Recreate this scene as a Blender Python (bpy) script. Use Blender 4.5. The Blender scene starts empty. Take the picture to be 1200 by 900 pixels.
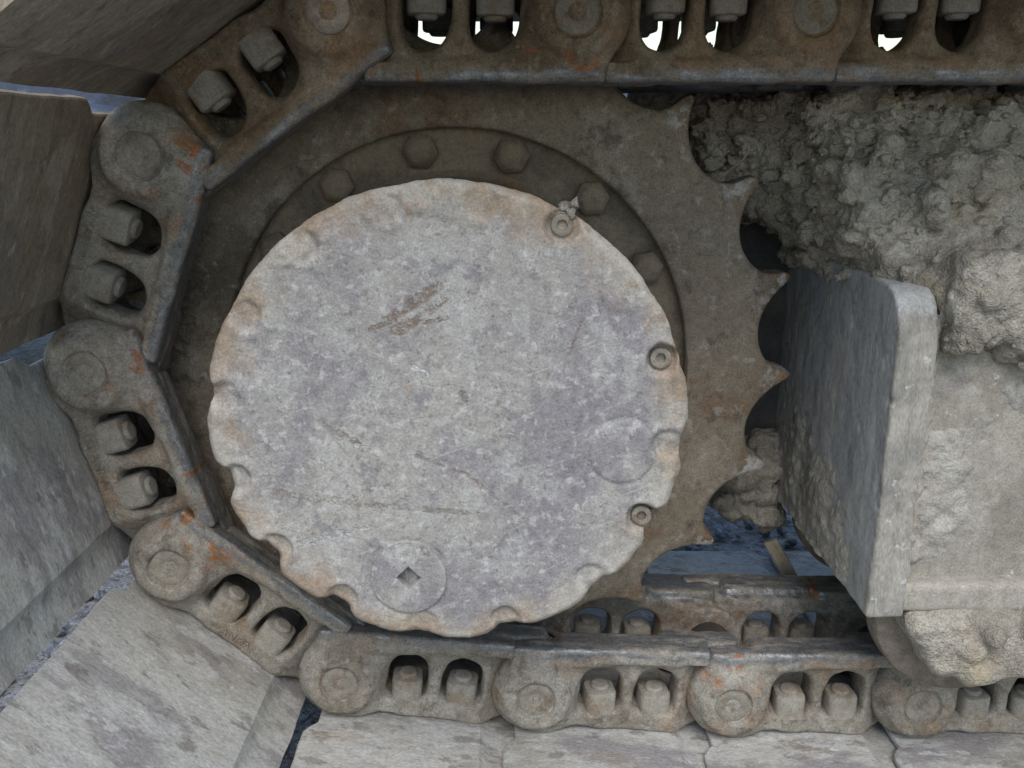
import bpy, bmesh, math, random
import numpy as np
from mathutils import Vector, Matrix

random.seed(7)
RNG = np.random.default_rng(11)
S = bpy.context.scene
COL = S.collection
ZO = 0.515                      # height of the camera above the ground
R = math.radians

# ------------------------------------------------------------------ camera
cam = bpy.data.cameras.new('camera')
camo = bpy.data.objects.new('camera', cam)
COL.objects.link(camo)
cam.sensor_fit = 'HORIZONTAL'
cam.sensor_width = 36.0
cam.lens = 36.0 * 1040.0 / 1200.0
cam.clip_start = 0.02
cam.clip_end = 2000
camo.location = (0, 0, ZO)
camo.rotation_euler = (R(90 - 15.48), 0, 0)
S.camera = camo

# ------------------------------------------------------------------ sky, sun, exposure
SUN_DIR = Vector((0.02, -0.68, 0.88)).normalized()      # towards the sun
w = bpy.data.worlds.new('World')
S.world = w
w.use_nodes = True
wn = w.node_tree
sky = wn.nodes.new('ShaderNodeTexSky')
sky.sky_type = 'NISHITA'
sky.sun_disc = False
sky.sun_elevation = math.asin(SUN_DIR.z)
sky.sun_rotation = math.atan2(SUN_DIR.x, SUN_DIR.y)
sky.air_density = 1.6
sky.dust_density = 1.0
sky.ozone_density = 1.0
wn.nodes['Background'].inputs['Strength'].default_value = 0.12
wn.links.new(sky.outputs[0], wn.nodes['Background'].inputs['Color'])
sl = bpy.data.lights.new('sun', 'SUN')
sl.energy = 1.5
sl.angle = R(36)
sl.color = (1.0, 0.935, 0.85)
so = bpy.data.objects.new('sun', sl)
COL.objects.link(so)
so.rotation_euler = SUN_DIR.to_track_quat('Z', 'Y').to_euler()
so.location = (0, -3, 4)
S.view_settings.view_transform = 'Standard'
S.view_settings.look = 'None'
S.view_settings.gamma = 1.0
S.view_settings.exposure = 0.66
S.view_settings.use_curve_mapping = False

# ------------------------------------------------------------------ numpy noise and surfaces
LAT = RNG.random((64, 64, 64)).astype(np.float32) * 2 - 1


def vnoise(x, y, z):
    x = np.asarray(x, np.float32); y = np.asarray(y, np.float32); z = np.asarray(z, np.float32)
    x, y, z = np.broadcast_arrays(x, y, z)
    xi = np.floor(x).astype(np.int32); yi = np.floor(y).astype(np.int32); zi = np.floor(z).astype(np.int32)
    fx = x - xi; fy = y - yi; fz = z - zi
    fx = fx * fx * (3 - 2 * fx); fy = fy * fy * (3 - 2 * fy); fz = fz * fz * (3 - 2 * fz)
    x0 = xi & 63; x1 = (xi + 1) & 63; y0 = yi & 63; y1 = (yi + 1) & 63; z0 = zi & 63; z1 = (zi + 1) & 63

    def L(a, b, c): return LAT[a, b, c]
    c00 = L(x0, y0, z0) * (1 - fx) + L(x1, y0, z0) * fx
    c10 = L(x0, y1, z0) * (1 - fx) + L(x1, y1, z0) * fx
    c01 = L(x0, y0, z1) * (1 - fx) + L(x1, y0, z1) * fx
    c11 = L(x0, y1, z1) * (1 - fx) + L(x1, y1, z1) * fx
    return (c00 * (1 - fy) + c10 * fy) * (1 - fz) + (c01 * (1 - fy) + c11 * fy) * fz


def fbm(x, y, z, sc, octv=4, gain=0.5, off=0.0):
    t = 0; a = 1.0; s = 0
    for o in range(octv):
        k = sc * (2.03 ** o)
        t = t + a * vnoise(x * k + off + 17.3 * o, y * k + off * 1.7 + 5.1 * o, z * k + off * .6 + 9.7 * o)
        s += a; a *= gain
    return t / s


def smin(a, b, k):
    h = np.clip(0.5 + 0.5 * (b - a) / k, 0, 1)
    return b * (1 - h) + a * h - k * h * (1 - h)


def smax(a, b, k):
    return -smin(-a, -b, k)


def sstep(a, b, x):
    t = np.clip((x - a) / (b - a), 0, 1)
    return t * t * (3 - 2 * t)


def rbox(x, y, z, lo, hi, r=0.0):
    c = [(l + h) / 2 for l, h in zip(lo, hi)]
    e = [(h - l) / 2 - r for l, h in zip(lo, hi)]
    qx = np.abs(x - c[0]) - e[0]; qy = np.abs(y - c[1]) - e[1]; qz = np.abs(z - c[2]) - e[2]
    out = np.sqrt(np.maximum(qx, 0) ** 2 + np.maximum(qy, 0) ** 2 + np.maximum(qz, 0) ** 2)
    return out + np.minimum(np.maximum(qx, np.maximum(qy, qz)), 0) - r


def np_mesh(name, V, Q, smooth=True):
    me = bpy.data.meshes.new(name)
    V = np.asarray(V, np.float32); Q = np.asarray(Q, np.int32)
    n = Q.shape[1]
    me.vertices.add(len(V)); me.vertices.foreach_set('co', V.ravel())
    me.loops.add(Q.size); me.loops.foreach_set('vertex_index', Q.ravel())
    me.polygons.add(len(Q))
    me.polygons.foreach_set('loop_start', np.arange(0, Q.size, n, dtype=np.int32))
    me.polygons.foreach_set('loop_total', np.full(len(Q), n, np.int32))
    me.polygons.foreach_set('use_smooth', np.full(len(Q), smooth, bool))
    me.update(calc_edges=True)
    me.validate()
    return me


def grid(lo, hi, h):
    ax = [np.arange(l, u + h, h, dtype=np.float32) for l, u in zip(lo, hi)]
    return np.meshgrid(*ax, indexing='ij')


def surface_nets(name, f, lo, h):
    """closed surface of f = 0 (negative inside) sampled on a grid"""
    f = f.copy()
    for sl_ in (np.s_[0], np.s_[-1], np.s_[:, 0], np.s_[:, -1], np.s_[:, :, 0], np.s_[:, :, -1]):
        f[sl_] = np.maximum(f[sl_], h * .5)
    ins = f < 0
    nx, ny, nz = f.shape
    cs = [(i, j, k) for i in (0, 1) for j in (0, 1) for k in (0, 1)]
    cnt = np.zeros((nx - 1, ny - 1, nz - 1), np.int8)
    for i, j, k in cs:
        cnt += ins[i:nx - 1 + i, j:ny - 1 + j, k:nz - 1 + k]
    act = (cnt > 0) & (cnt < 8)
    idx = np.full(act.shape, -1, np.int32)
    A = np.argwhere(act)
    idx[act] = np.arange(len(A))
    P = np.zeros((len(A), 3)); W = np.zeros(len(A))
    for a in range(8):
        for b in range(a + 1, 8):
            d = np.array(cs[b]) - np.array(cs[a])
            if np.abs(d).sum() != 1: continue
            fa = f[tuple((A + cs[a]).T)]; fb = f[tuple((A + cs[b]).T)]
            m = (fa < 0) != (fb < 0)
            t = np.zeros(len(A)); t[m] = fa[m] / (fa[m] - fb[m])
            P[m] += np.array(cs[a]) + t[m, None] * d
            W[m] += 1
    V = (A + P / W[:, None]) * h + np.array(lo)
    Qs = []
    for ax in range(3):
        sh = [slice(None)] * 3; sh2 = [slice(None)] * 3
        sh[ax] = slice(0, -1); sh2[ax] = slice(1, None)
        s0 = ins[tuple(sh)]; s1 = ins[tuple(sh2)]
        E_ = np.argwhere(s0 != s1)
        o1, o2 = [(1, 2), (2, 0), (0, 1)][ax]
        ok = (E_[:, o1] > 0) & (E_[:, o2] > 0) & (E_[:, o1] < f.shape[o1] - 1) & (E_[:, o2] < f.shape[o2] - 1)
        E_ = E_[ok]
        flip = ~s0[tuple(E_.T)]
        u1 = np.zeros(3, int); u1[o1] = 1; u2 = np.zeros(3, int); u2[o2] = 1
        q = np.stack([idx[tuple((E_ - u1 - u2).T)], idx[tuple((E_ - u2).T)], idx[tuple(E_.T)], idx[tuple((E_ - u1).T)]], 1)
        q[flip] = q[flip][:, ::-1]
        Qs.append(q)
    return np_mesh(name, V, np.concatenate(Qs))


# ------------------------------------------------------------------ materials
class NT:
    def __init__(s, name):
        s.m = bpy.data.materials.new(name); s.m.use_nodes = True
        s.t = s.m.node_tree; s.b = s.t.nodes['Principled BSDF']

    def n(s, typ, **kw):
        nd = s.t.nodes.new(typ)
        for k, v in kw.items(): setattr(nd, k, v)
        return nd

    def put(s, sock, v):
        if isinstance(v, bpy.types.NodeSocket): s.t.links.new(v, sock)
        elif isinstance(v, (tuple, list)) and len(v) == 3 and sock.type == 'RGBA': sock.default_value = (*v, 1)
        else: sock.default_value = v

    def math(s, op, a, b=None, c=None, clamp=False):
        nd = s.n('ShaderNodeMath', operation=op); nd.use_clamp = clamp
        for i, v in enumerate((a, b, c)):
            if v is not None: s.put(nd.inputs[i], v)
        return nd.outputs[0]

    def vec(s, op, a, b=None, out=0):
        nd = s.n('ShaderNodeVectorMath', operation=op)
        s.put(nd.inputs[0], a)
        if b is not None: s.put(nd.inputs['Scale' if op == 'SCALE' else 1], b)
        return nd.outputs[out]

    def noise(s, co, scale, detail=4, rough=.55, stretch=None, dist=0.0):
        if stretch: co = s.vec('MULTIPLY', co, stretch)
        nd = s.n('ShaderNodeTexNoise'); s.put(nd.inputs['Vector'], co)
        nd.inputs['Scale'].default_value = scale; nd.inputs['Detail'].default_value = detail
        nd.inputs['Roughness'].default_value = rough; nd.inputs['Distortion'].default_value = dist
        return nd.outputs['Fac']

    def ss(s, x, lo, hi):
        nd = s.n('ShaderNodeMapRange', interpolation_type='SMOOTHSTEP'); s.put(nd.inputs[0], x)
        nd.inputs[1].default_value = lo; nd.inputs[2].default_value = hi
        return nd.outputs[0]

    def mix(s, f, a, b, mode='MIX'):
        nd = s.n('ShaderNodeMix', data_type='RGBA', blend_type=mode)
        s.put(nd.inputs[0], f); s.put(nd.inputs[6], a); s.put(nd.inputs[7], b)
        return nd.outputs[2]

    def mixf(s, f, a, b):
        nd = s.n('ShaderNodeMix', data_type='FLOAT')
        s.put(nd.inputs[0], f); s.put(nd.inputs[2], a); s.put(nd.inputs[3], b)
        return nd.outputs[0]

    def seg(s, co, a, b, wd, wob):
        """soft mask of a stroke from a to b (x,z) in the object's own plane"""
        ab = (b[0] - a[0], 0, b[1] - a[1]); L2 = ab[0] ** 2 + ab[2] ** 2
        pa = s.vec('SUBTRACT', co, (a[0], 0, a[1]))
        pa = s.vec('MULTIPLY', pa, (1, 0, 1))
        t = s.math('DIVIDE', s.vec('DOT_PRODUCT', pa, ab, out=1), L2, clamp=True)
        pr = s.n('ShaderNodeVectorMath', operation='SCALE'); pr.inputs[0].default_value = ab; s.put(pr.inputs['Scale'], t)
        d = s.vec('LENGTH', s.vec('SUBTRACT', pa, pr.outputs[0]), out=1)
        d = s.math('ADD', d, wob)
        return s.math('SUBTRACT', 1.0, s.ss(d, wd * .45, wd), clamp=True)


def dusty(name, base, layers, rough=.85, bump=.5, grain=.22, bsc=(60, 350), bd=.0012, extra=None, stretch=None, rnd=True, grain_scale=700):
    m = NT(name)
    tc = m.n('ShaderNodeTexCoord'); raw = tc.outputs['Object']; co = raw
    if rnd:
        oi = m.n('ShaderNodeObjectInfo')
        co = m.vec('ADD', raw, m.vec('SCALE', (3.1, 1.7, 2.3), oi.outputs['Random']))
    if stretch: co = m.vec('MULTIPLY', co, stretch)
    col = m.n('ShaderNodeRGB').outputs[0]; col.default_value = (*base, 1)
    for (c, sc, lo, hi, *rest) in layers:
        amt = rest[0] if rest else 1.0
        msk = m.ss(m.noise(m.vec('ADD', co, (sc * .013, sc * .021, sc * .007)), sc, 4, .62), lo, hi)
        if amt < 1: msk = m.math('MULTIPLY', msk, amt)
        col = m.mix(msk, col, c)
    rs = rough; met = None; hx = None
    if extra:
        r = extra(m, raw, co, col)
        col = r[0]
        if len(r) > 1: rs = r[1]
        if len(r) > 2: met = r[2]
        if len(r) > 3: hx = r[3]
    g = m.noise(co, grain_scale, 1, .7)
    g2 = m.noise(co, grain_scale * .22, 3, .65)
    gg = m.math('ADD', m.math('MULTIPLY', g, .55), m.math('MULTIPLY', g2, .45))
    gm = m.n('ShaderNodeMapRange'); m.put(gm.inputs[0], gg)
    gm.inputs[1].default_value = .3; gm.inputs[2].default_value = .7
    gm.inputs[3].default_value = 1 - grain * 1.5; gm.inputs[4].default_value = 1 + grain * 1.5
    gm.clamp = False
    v = m.n('ShaderNodeCombineColor'); [m.put(v.inputs[i], gm.outputs[0]) for i in range(3)]
    col = m.mix(1.0, col, v.outputs[0], 'MULTIPLY')
    m.put(m.b.inputs['Base Color'], col)
    m.put(m.b.inputs['Roughness'], rs)
    if met is not None: m.put(m.b.inputs['Metallic'], met)
    m.b.inputs['Specular IOR Level'].default_value = .3
    h = m.math('ADD', m.math('MULTIPLY', m.noise(co, bsc[0], 3, .6), 1.0), m.math('MULTIPLY', m.noise(co, bsc[1], 2, .65), .45))
    if hx is not None: h = m.math('ADD', h, hx)
    bp = m.n('ShaderNodeBump'); bp.inputs['Strength'].default_value = bump; bp.inputs['Distance'].default_value = bd
    m.put(bp.inputs['Height'], h)
    m.put(m.b.inputs['Normal'], bp.outputs[0])
    return m.m


RUST = (.30, .105, .028)


def link_extra(m, raw, co, col):
    sp = m.n('ShaderNodeSeparateXYZ'); m.put(sp.inputs[0], raw)
    z = sp.outputs[2]; x = sp.outputs[0]; y = sp.outputs[1]
    # orange rust weeping from the joint beside the rail
    oi = m.n('ShaderNodeObjectInfo')
    few = m.ss(m.math('FRACT', m.math('MULTIPLY', oi.outputs['Random'], 7.31)), .35, .9)
    px = m.ss(m.math('ABSOLUTE', m.math('ADD', x, -.004)), .045, .012)
    pz = m.ss(z, .004, .03)
    nz = m.ss(m.noise(co, 55, 6, .65, dist=.6), .50, .62)
    col = m.mix(m.math('MULTIPLY', m.math('MULTIPLY', px, pz), m.math('MULTIPLY', nz, few)), col, RUST)
    # rust runs between the windows
    nr = m.ss(m.noise(co, 21, 5, .65), .50, .66)
    col = m.mix(m.math('MULTIPLY', nr, .5), col, (.215, .125, .065))
    # rail polished by the rollers
    zn = m.math('ADD', z, m.math('MULTIPLY', m.math('SUBTRACT', m.noise(co, 45, 5, .6), .5), .016))
    pol = m.ss(zn, .0335, .0380)
    dirt = m.ss(m.noise(co, 90, 5, .7, stretch=(.25, 1, 1)), .44, .62)
    pm = m.math('MULTIPLY', pol, m.math('SUBTRACT', 1, m.math('MULTIPLY', dirt, .85)))
    st = m.noise(co, 260, 4, .7, stretch=(.06, 1, 1))
    pc = m.mix(st, (.08, .083, .09), (.30, .305, .315))
    col = m.mix(pm, col, pc)
    rb = m.ss(m.noise(m.vec('MULTIPLY', co, (1, .1, .1)), 42, 4, .6), .64, .68)
    col = m.mix(m.math('MULTIPLY', m.math('MULTIPLY', rb, pol), .8), col, (.25, .11, .04))
    return col, m.mixf(pm, .88, .42), m.math('MULTIPLY', pm, .5)


M = {}
M['link'] = dusty('dusty_cast_steel', (.245, .225, .195), [((.17, .148, .12), 9, .45, .65), ((.31, .295, .265), 24, .48, .66, .8), ((.11, .085, .062), 70, .54, .66, .65), ((.33, .315, .29), 130, .56, .68, .55)], bump=.7, grain=.3, bsc=(110, 420), extra=link_extra)
M['pin'] = dusty('dusty_pin_end', (.225, .205, .175), [((.28, .25, .21), 40, .45, .65), ((.14, .10, .07), 90, .5, .68, .7)], bump=.5, bsc=(150, 500))
M['nut'] = dusty('dusty_bolt_steel', (.26, .242, .212), [((.19, .14, .09), 30, .5, .65, .7), ((.30, .285, .26), 90, .5, .68, .6)], bump=.35, bsc=(120, 500), bd=.0008)
M['shoe'] = dusty('dusty_shoe_steel', (.395, .39, .372), [((.30, .288, .262), 7, .42, .60), ((.235, .222, .23), 16, .50, .60, .8), ((.41, .41, .40), 34, .50, .60, .85), ((.29, .235, .17), 22, .60, .70, .4), ((.17, .155, .14), 70, .57, .66, .65), ((.47, .475, .475), 110, .60, .68, .7)],
                  bump=.6, bsc=(45, 300), bd=.0016, stretch=(.5, 1, 1))
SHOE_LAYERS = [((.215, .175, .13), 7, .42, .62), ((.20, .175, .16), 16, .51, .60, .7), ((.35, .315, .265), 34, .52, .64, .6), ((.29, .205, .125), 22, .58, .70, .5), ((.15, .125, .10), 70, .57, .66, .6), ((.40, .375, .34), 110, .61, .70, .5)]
M['shoe_brown'] = dusty('brown_shoe_steel', (.285, .245, .195), SHOE_LAYERS, bump=.6, bsc=(45, 300), bd=.0016, stretch=(.5, 1, 1))  # darker, browner copy of the shoe steel for the top run and upper wrap
M['link_brown'] = dusty('brown_cast_steel', (.20, .160, .115), [((.135, .10, .068), 9, .45, .65), ((.25, .21, .16), 24, .48, .66, .8), ((.11, .082, .058), 70, .54, .66, .65), ((.31, .27, .22), 130, .56, .68, .5)], bump=.7, grain=.3, bsc=(110, 420), extra=link_extra)  # same for the links: a darker, browner version for the upper ones
M['bush'] = dusty('oily_bushing_steel', (.06, .055, .05), [((.14, .115, .085), 30, .5, .66)], rough=.5)


def cover_extra(m, raw, co, col):
    sp = m.n('ShaderNodeSeparateXYZ'); m.put(sp.inputs[0], raw)
    r = m.math('SQRT', m.math('ADD', m.math('POWER', sp.outputs[0], 2.0), m.math('POWER', sp.outputs[2], 2.0)))
    rim = m.math('MULTIPLY', m.ss(m.math('ADD', r, m.math('MULTIPLY', m.math('SUBTRACT', m.noise(raw, 40, 5), .5), .06)), .122, .148), .72)
    col = m.mix(rim, col, m.mix(m.ss(m.noise(raw, 30, 5), .42, .62), (.40, .37, .32), (.30, .215, .14)))
    col = m.mix(m.math('MULTIPLY', m.ss(m.noise(raw, 26, 6, .6, dist=.5), .64, .70), .55), col, (.33, .19, .11))
    wob = m.math('MULTIPLY', m.math('SUBTRACT', m.noise(raw, 260, 5, .7), .45), .006)
    wob2 = m.math('MULTIPLY', m.math('SUBTRACT', m.noise(raw, 120, 4, .7), .5), .004)
    br = (.215, .155, .12)
    hs = None
    brk = m.ss(m.noise(raw, 300, 4, .75), .40, .62)
    for a, b, wd, c, k in [((-.034, .068), (-.004, .088), .0052, br, .95), ((-.027, .060), (.000, .080), .0035, br, .8), ((-.012, .066), (.002, .069), .0018, br, .8), ((-.045, .062), (-.030, .068), .0024, br, .8), ((-.030, .062), (-.020, .066), .005, br, .8),
                           ((-.112, -.044), (-.055, -.052), .0034, (.25, .205, .165), .6), ((-.062, -.052), (.012, -.058), .0026, (.25, .205, .165), .6),
                           ((-.096, -.080), (-.050, -.066), .0034, (.48, .50, .52), .8),
                           ((-.068, -.004), (-.055, -.011), .0028, (.22, .17, .13), .8), ((-.057, -.012), (-.051, -.014), .0018, (.62, .64, .66), 1),
                           ((-.020, -.019), (.012, -.032), .0016, (.25, .19, .16), .6), ((.012, -.032), (.048, -.062), .0016, (.29, .20, .17), .55),
                           ((.082, .066), (.076, .046), .0012, (.28, .18, .15), .6),
                           ((-.020, .039), (-.012, .034), .0026, (.62, .64, .66), 1), ((.010, .022), (.012, .018), .0032, (.2, .155, .13), .8),
                           ((-.074, -.098), (-.072, -.108), .0020, (.55, .55, .55), .8)]:
        k_ = m.math('MULTIPLY', m.seg(raw, a, b, wd, m.math('ADD', m.math('MULTIPLY', wob, wd * 120), wob2 if wd > .003 else m.math('MULTIPLY', wob2, .2))), k)
        k_ = m.math('MULTIPLY', k_, brk)
        hs = k_ if hs is None else m.math('MAXIMUM', hs, k_)
        col = m.mix(k_, col, c)
    sc = m.ss(m.noise(m.vec('MULTIPLY', raw, (1, 1, 6)), 95, 3, .6, dist=1.2), .68, .72)
    col = m.mix(m.math('MULTIPLY', sc, .3), col, (.5, .49, .48))
    for ang, off, lo_, c, k in ((.35, 1.3, .655, (.50, .49, .47), .3), (-.25, 4.1, .66, (.19, .165, .15), .4), (1.2, 7.7, .67, (.48, .47, .46), .22), (-.9, 2.2, .67, (.2, .175, .16), .3)):
        rt = m.n('ShaderNodeVectorRotate', rotation_type='Y_AXIS'); m.put(rt.inputs['Vector'], raw); rt.inputs['Angle'].default_value = ang
        sv = m.noise(m.vec('ADD', m.vec('MULTIPLY', rt.outputs[0], (1, 1, 22)), (off, 0, off)), 26, 2, .5)
        col = m.mix(m.math('MULTIPLY', m.ss(sv, lo_, lo_ + .02), k), col, c)
    return (col, .9, None, m.math('MULTIPLY', hs, -.9))


M['cover'] = dusty('dried_mud_on_cover', (.298, .286, .282), [((.350, .335, .31), 6, .44, .60, .7), ((.212, .200, .222), 9, .45, .60, .75), ((.385, .38, .37), 30, .50, .62, .55), ((.195, .184, .205), 55, .52, .64, .6), ((.47, .465, .46), 160, .54, .66, .6), ((.16, .145, .125), 240, .58, .68, .6)],
                   bump=.7, bsc=(90, 520), bd=.0012, grain=.2, extra=cover_extra, rnd=False)


def spro_extra(m, raw, co, col):
    sp = m.n('ShaderNodeSeparateXYZ'); m.put(sp.inputs[0], raw)
    r = m.math('SQRT', m.math('ADD', m.math('POWER', sp.outputs[0], 2.0), m.math('POWER', sp.outputs[2], 2.0)))
    tip = m.math('MULTIPLY', m.ss(r, .236, .256), m.ss(m.noise(raw, 38, 5, .6), .46, .60))
    col = m.mix(m.math('MULTIPLY', tip, .55), col, (.22, .12, .055))
    sh = m.math('MULTIPLY', m.ss(r, .238, .250), m.ss(m.noise(m.vec('ADD', raw, (3, 1, 2)), 34, 4, .75), .49, .58))
    col = m.mix(m.math('MULTIPLY', sh, .8), col, (.36, .35, .34))
    return col, m.mixf(m.math('MULTIPLY', sh, .8), .82, .45)


M['sprocket'] = dusty('dusty_sprocket_steel', (.188, .158, .122), [((.118, .096, .070), 9, .44, .62), ((.235, .208, .170), 26, .5, .66, .8), ((.16, .095, .055), 18, .58, .68, .6), ((.30, .28, .25), 70, .57, .66, .65), ((.085, .072, .06), 46, .56, .66, .7)], bump=.8, grain=.3, bsc=(80, 380), extra=spro_extra, rnd=False)
M['flange'] = dusty('oily_flange_steel', (.195, .16, .12), [((.12, .10, .078), 14, .46, .62), ((.20, .16, .115), 36, .5, .66, .7), ((.19, .10, .055), 22, .60, .70, .6)], bump=.5, bsc=(90, 380))


def mud_extra(m, raw, co, col):
    return (m.mix(m.math('MULTIPLY', m.ss(m.noise(raw, 12, 4, .55), .58, .70), .6), col, (.35, .285, .185)), .95)


M['mud'] = dusty('drying_grey_mud', (.35, .32, .275), [((.255, .232, .197), 14, .45, .62), ((.41, .385, .34), 36, .5, .66, .8), ((.20, .185, .16), 100, .56, .68, .6), ((.47, .455, .43), 190, .62, .72, .5)], bump=1.0, bsc=(190, 620), bd=.0035, grain=.26, extra=mud_extra, rnd=False)
M['mud_dry'] = dusty('dried_mud_crust', (.33, .31, .275), [((.25, .235, .21), 18, .45, .62), ((.40, .385, .355), 45, .5, .66, .8), ((.22, .20, .175), 120, .56, .70, .6)], bump=.8, bsc=(130, 520), bd=.0016, rnd=False)
def plate_extra(m, raw, co, col):
    sp = m.n('ShaderNodeSeparateXYZ'); m.put(sp.inputs[0], raw)
    e = m.ss(m.math('ADD', sp.outputs[1], m.math('MULTIPLY', m.math('SUBTRACT', m.noise(raw, 70, 5, .65), .5), .010)), .5665, .5630)
    c2 = m.mix(m.ss(m.noise(raw, 30, 5, .6), .42, .6), (.33, .312, .28), (.25, .238, .22))
    c2 = m.mix(m.ss(m.noise(raw, 75, 5, .65), .60, .68), c2, (.50, .50, .49))
    lo = m.math('MULTIPLY', m.ss(sp.outputs[2], -.22, -.31), m.ss(m.noise(raw, 24, 5, .65), .40, .58))
    col = m.mix(m.math('MULTIPLY', lo, .7), col, (.31, .30, .28))
    return m.mix(e, col, c2), .85


M['plate'] = dusty('muddy_frame_paint', (.40, .405, .405), [((.32, .33, .34), 9, .42, .62), ((.43, .425, .41), 22, .48, .64, .8), ((.17, .17, .175), 60, .58, .70, .5), ((.38, .375, .36), 110, .60, .72, .5)], bump=.45, bsc=(60, 320), stretch=(1, 1, .35), rnd=False, extra=lambda m, raw, co, col: plate_extra(m, raw, co, col))


M['band'] = dusty('scuffed_frame_edge', (.33, .308, .27), [((.26, .238, .205), 14, .46, .62), ((.38, .36, .325), 40, .50, .64, .7), ((.23, .212, .21), 26, .60, .70, .5), ((.33, .22, .13), 60, .62, .72, .5), ((.60, .60, .59), 90, .66, .71, .7)], bump=.5, bsc=(80, 380), rnd=False)
M['roller'] = dusty('worn_roller_steel', (.20, .17, .14), [((.14, .115, .09), 16, .45, .62), ((.26, .235, .2), 60, .5, .66, .6)], rough=.7, bump=.3)
M['dark'] = dusty('grimy_dark_paint', (.045, .045, .05), [((.09, .085, .08), 8, .5, .66)], rough=.6)
M['blue'] = dusty('slate_blue_paint', (.05, .066, .105), [((.022, .026, .036), 5, .46, .60), ((.12, .145, .20), 14, .58, .68, .6)], rough=.5)
M['ground'] = dusty('damp_gravel_ground', (.225, .225, .232), [((.12, .12, .124), 30, .45, .6), ((.27, .30, .35), 60, .52, .66, .8), ((.045, .045, .05), 140, .52, .64, .8), ((.5, .52, .56), 230, .62, .70, .8)], bump=1, bsc=(60, 200), bd=.006, rnd=False)
M['stone'] = dusty('loose_gravel_stones', (.16, .175, .21), [((.05, .05, .055), 20, .45, .6), ((.42, .44, .48), 35, .56, .64, .8)], bump=.5)
M['wood'] = dusty('weathered_wood', (.42, .36, .28), [((.30, .25, .19), 40, .45, .65)], stretch=(1, 1, .2))
M['straw'] = dusty('dry_straw', (.30, .25, .17), [((.2, .16, .1), 60, .45, .65)])


# ------------------------------------------------------------------ object helpers
def obj(name, me, mat=None, parent=None, loc=(0, 0, 0), rot=(0, 0, 0)):
    o = bpy.data.objects.new(name, me)
    COL.objects.link(o)
    if mat is not None and me is not None:
        if not me.materials: me.materials.append(mat)
        elif me.materials[0] != mat:                    # shared mesh, own material
            o.material_slots[0].link = 'OBJECT'; o.material_slots[0].material = mat
    o.parent = parent; o.location = loc; o.rotation_euler = rot
    return o


def thing(name, label, cat, loc=(0, 0, 0), group=None):
    o = obj(name, None, loc=loc)
    o.empty_display_size = .05
    return tag(o, label, cat, group)


def tag(o, label, cat, group=None, kind=None):
    o['label'] = label; o['category'] = cat
    if group: o['group'] = group
    if kind: o['kind'] = kind
    return o


def bm_mesh(name, bm, smooth=True, angle=35):
    bmesh.ops.recalc_face_normals(bm, faces=bm.faces)
    me = bpy.data.meshes.new(name)
    bm.to_mesh(me); bm.free()
    for p in me.polygons: p.use_smooth = smooth
    if smooth:
        me.set_sharp_from_angle(angle=R(angle))
    return me


def lathe(name, prof, n=64, wob=0.0, caps=True):
    """revolve (radius, y) about the y axis"""
    bm = bmesh.new(); rings = []
    for r, y in prof:
        rings.append([bm.verts.new((r * math.cos(2 * math.pi * k / n), y, r * math.sin(2 * math.pi * k / n))) for k in range(n)])
    for a, b in zip(rings, rings[1:]):
        for k in range(n):
            bm.faces.new((a[k], a[(k + 1) % n], b[(k + 1) % n], b[k]))
    if caps:
        bm.faces.new(rings[0]); bm.faces.new(rings[-1])
    if wob:
        for v in bm.verts:
            q = v.co
            d = float(fbm(np.float32(q.x), np.float32(q.y), np.float32(q.z), 60, 3))
            v.co += q.normalized() * d * wob
    return bm_mesh(name, bm)


def box_mesh(name, lo, hi, bev=.003, seg=2):
    bm = bmesh.new()
    bmesh.ops.create_cube(bm, size=1)
    for v in bm.verts:
        v.co = Vector([(l + h) / 2 + c * (h - l) for l, h, c in zip(lo, hi, v.co)])
    if bev:
        bmesh.ops.bevel(bm, geom=list(bm.edges), offset=bev, segments=seg, profile=.5, affect='EDGES')
    return bm_mesh(name, bm)


def tube(name, pts, rad, n=10):
    bm = bmesh.new(); rings = []
    pts = [Vector(p) for p in pts]
    for i, p in enumerate(pts):
        d = (pts[min(i + 1, len(pts) - 1)] - pts[max(i - 1, 0)]).normalized()
        a = d.cross(Vector((.3, .5, .81))).normalized(); b = d.cross(a)
        rr = rad[i] if isinstance(rad, (list, tuple)) else rad
        rings.append([bm.verts.new(p + rr * (a * math.cos(2 * math.pi * k / n) + b * math.sin(2 * math.pi * k / n))) for k in range(n)])
    for a, b in zip(rings, rings[1:]):
        for k in range(n): bm.faces.new((a[k], a[(k + 1) % n], b[(k + 1) % n], b[k]))
    bm.faces.new(rings[0]); bm.faces.new(rings[-1])
    return bm_mesh(name, bm)


# ================================================================== SETTING
def ground_mesh():
    n = 90
    s = np.linspace(-1, 1, n)
    g = np.sign(s) * np.abs(s) ** 3 * 60
    X, Y = np.meshgrid(g, g + 1.0, indexing='ij')
    Z = .010 * fbm(X, Y, X * 0, 3.0, 4) * np.exp(-((X) ** 2 + (Y - 1) ** 2) / 40) - .012
    V = np.stack([X, Y, Z], -1).reshape(-1, 3)
    i = np.arange(n - 1)
    A = (i[:, None] * n + i[None, :]).ravel()
    return np_mesh('ground', V, np.stack([A, A + n, A + n + 1, A + 1], 1))


g = obj('ground', ground_mesh(), M['ground']); g['kind'] = 'structure'

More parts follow.
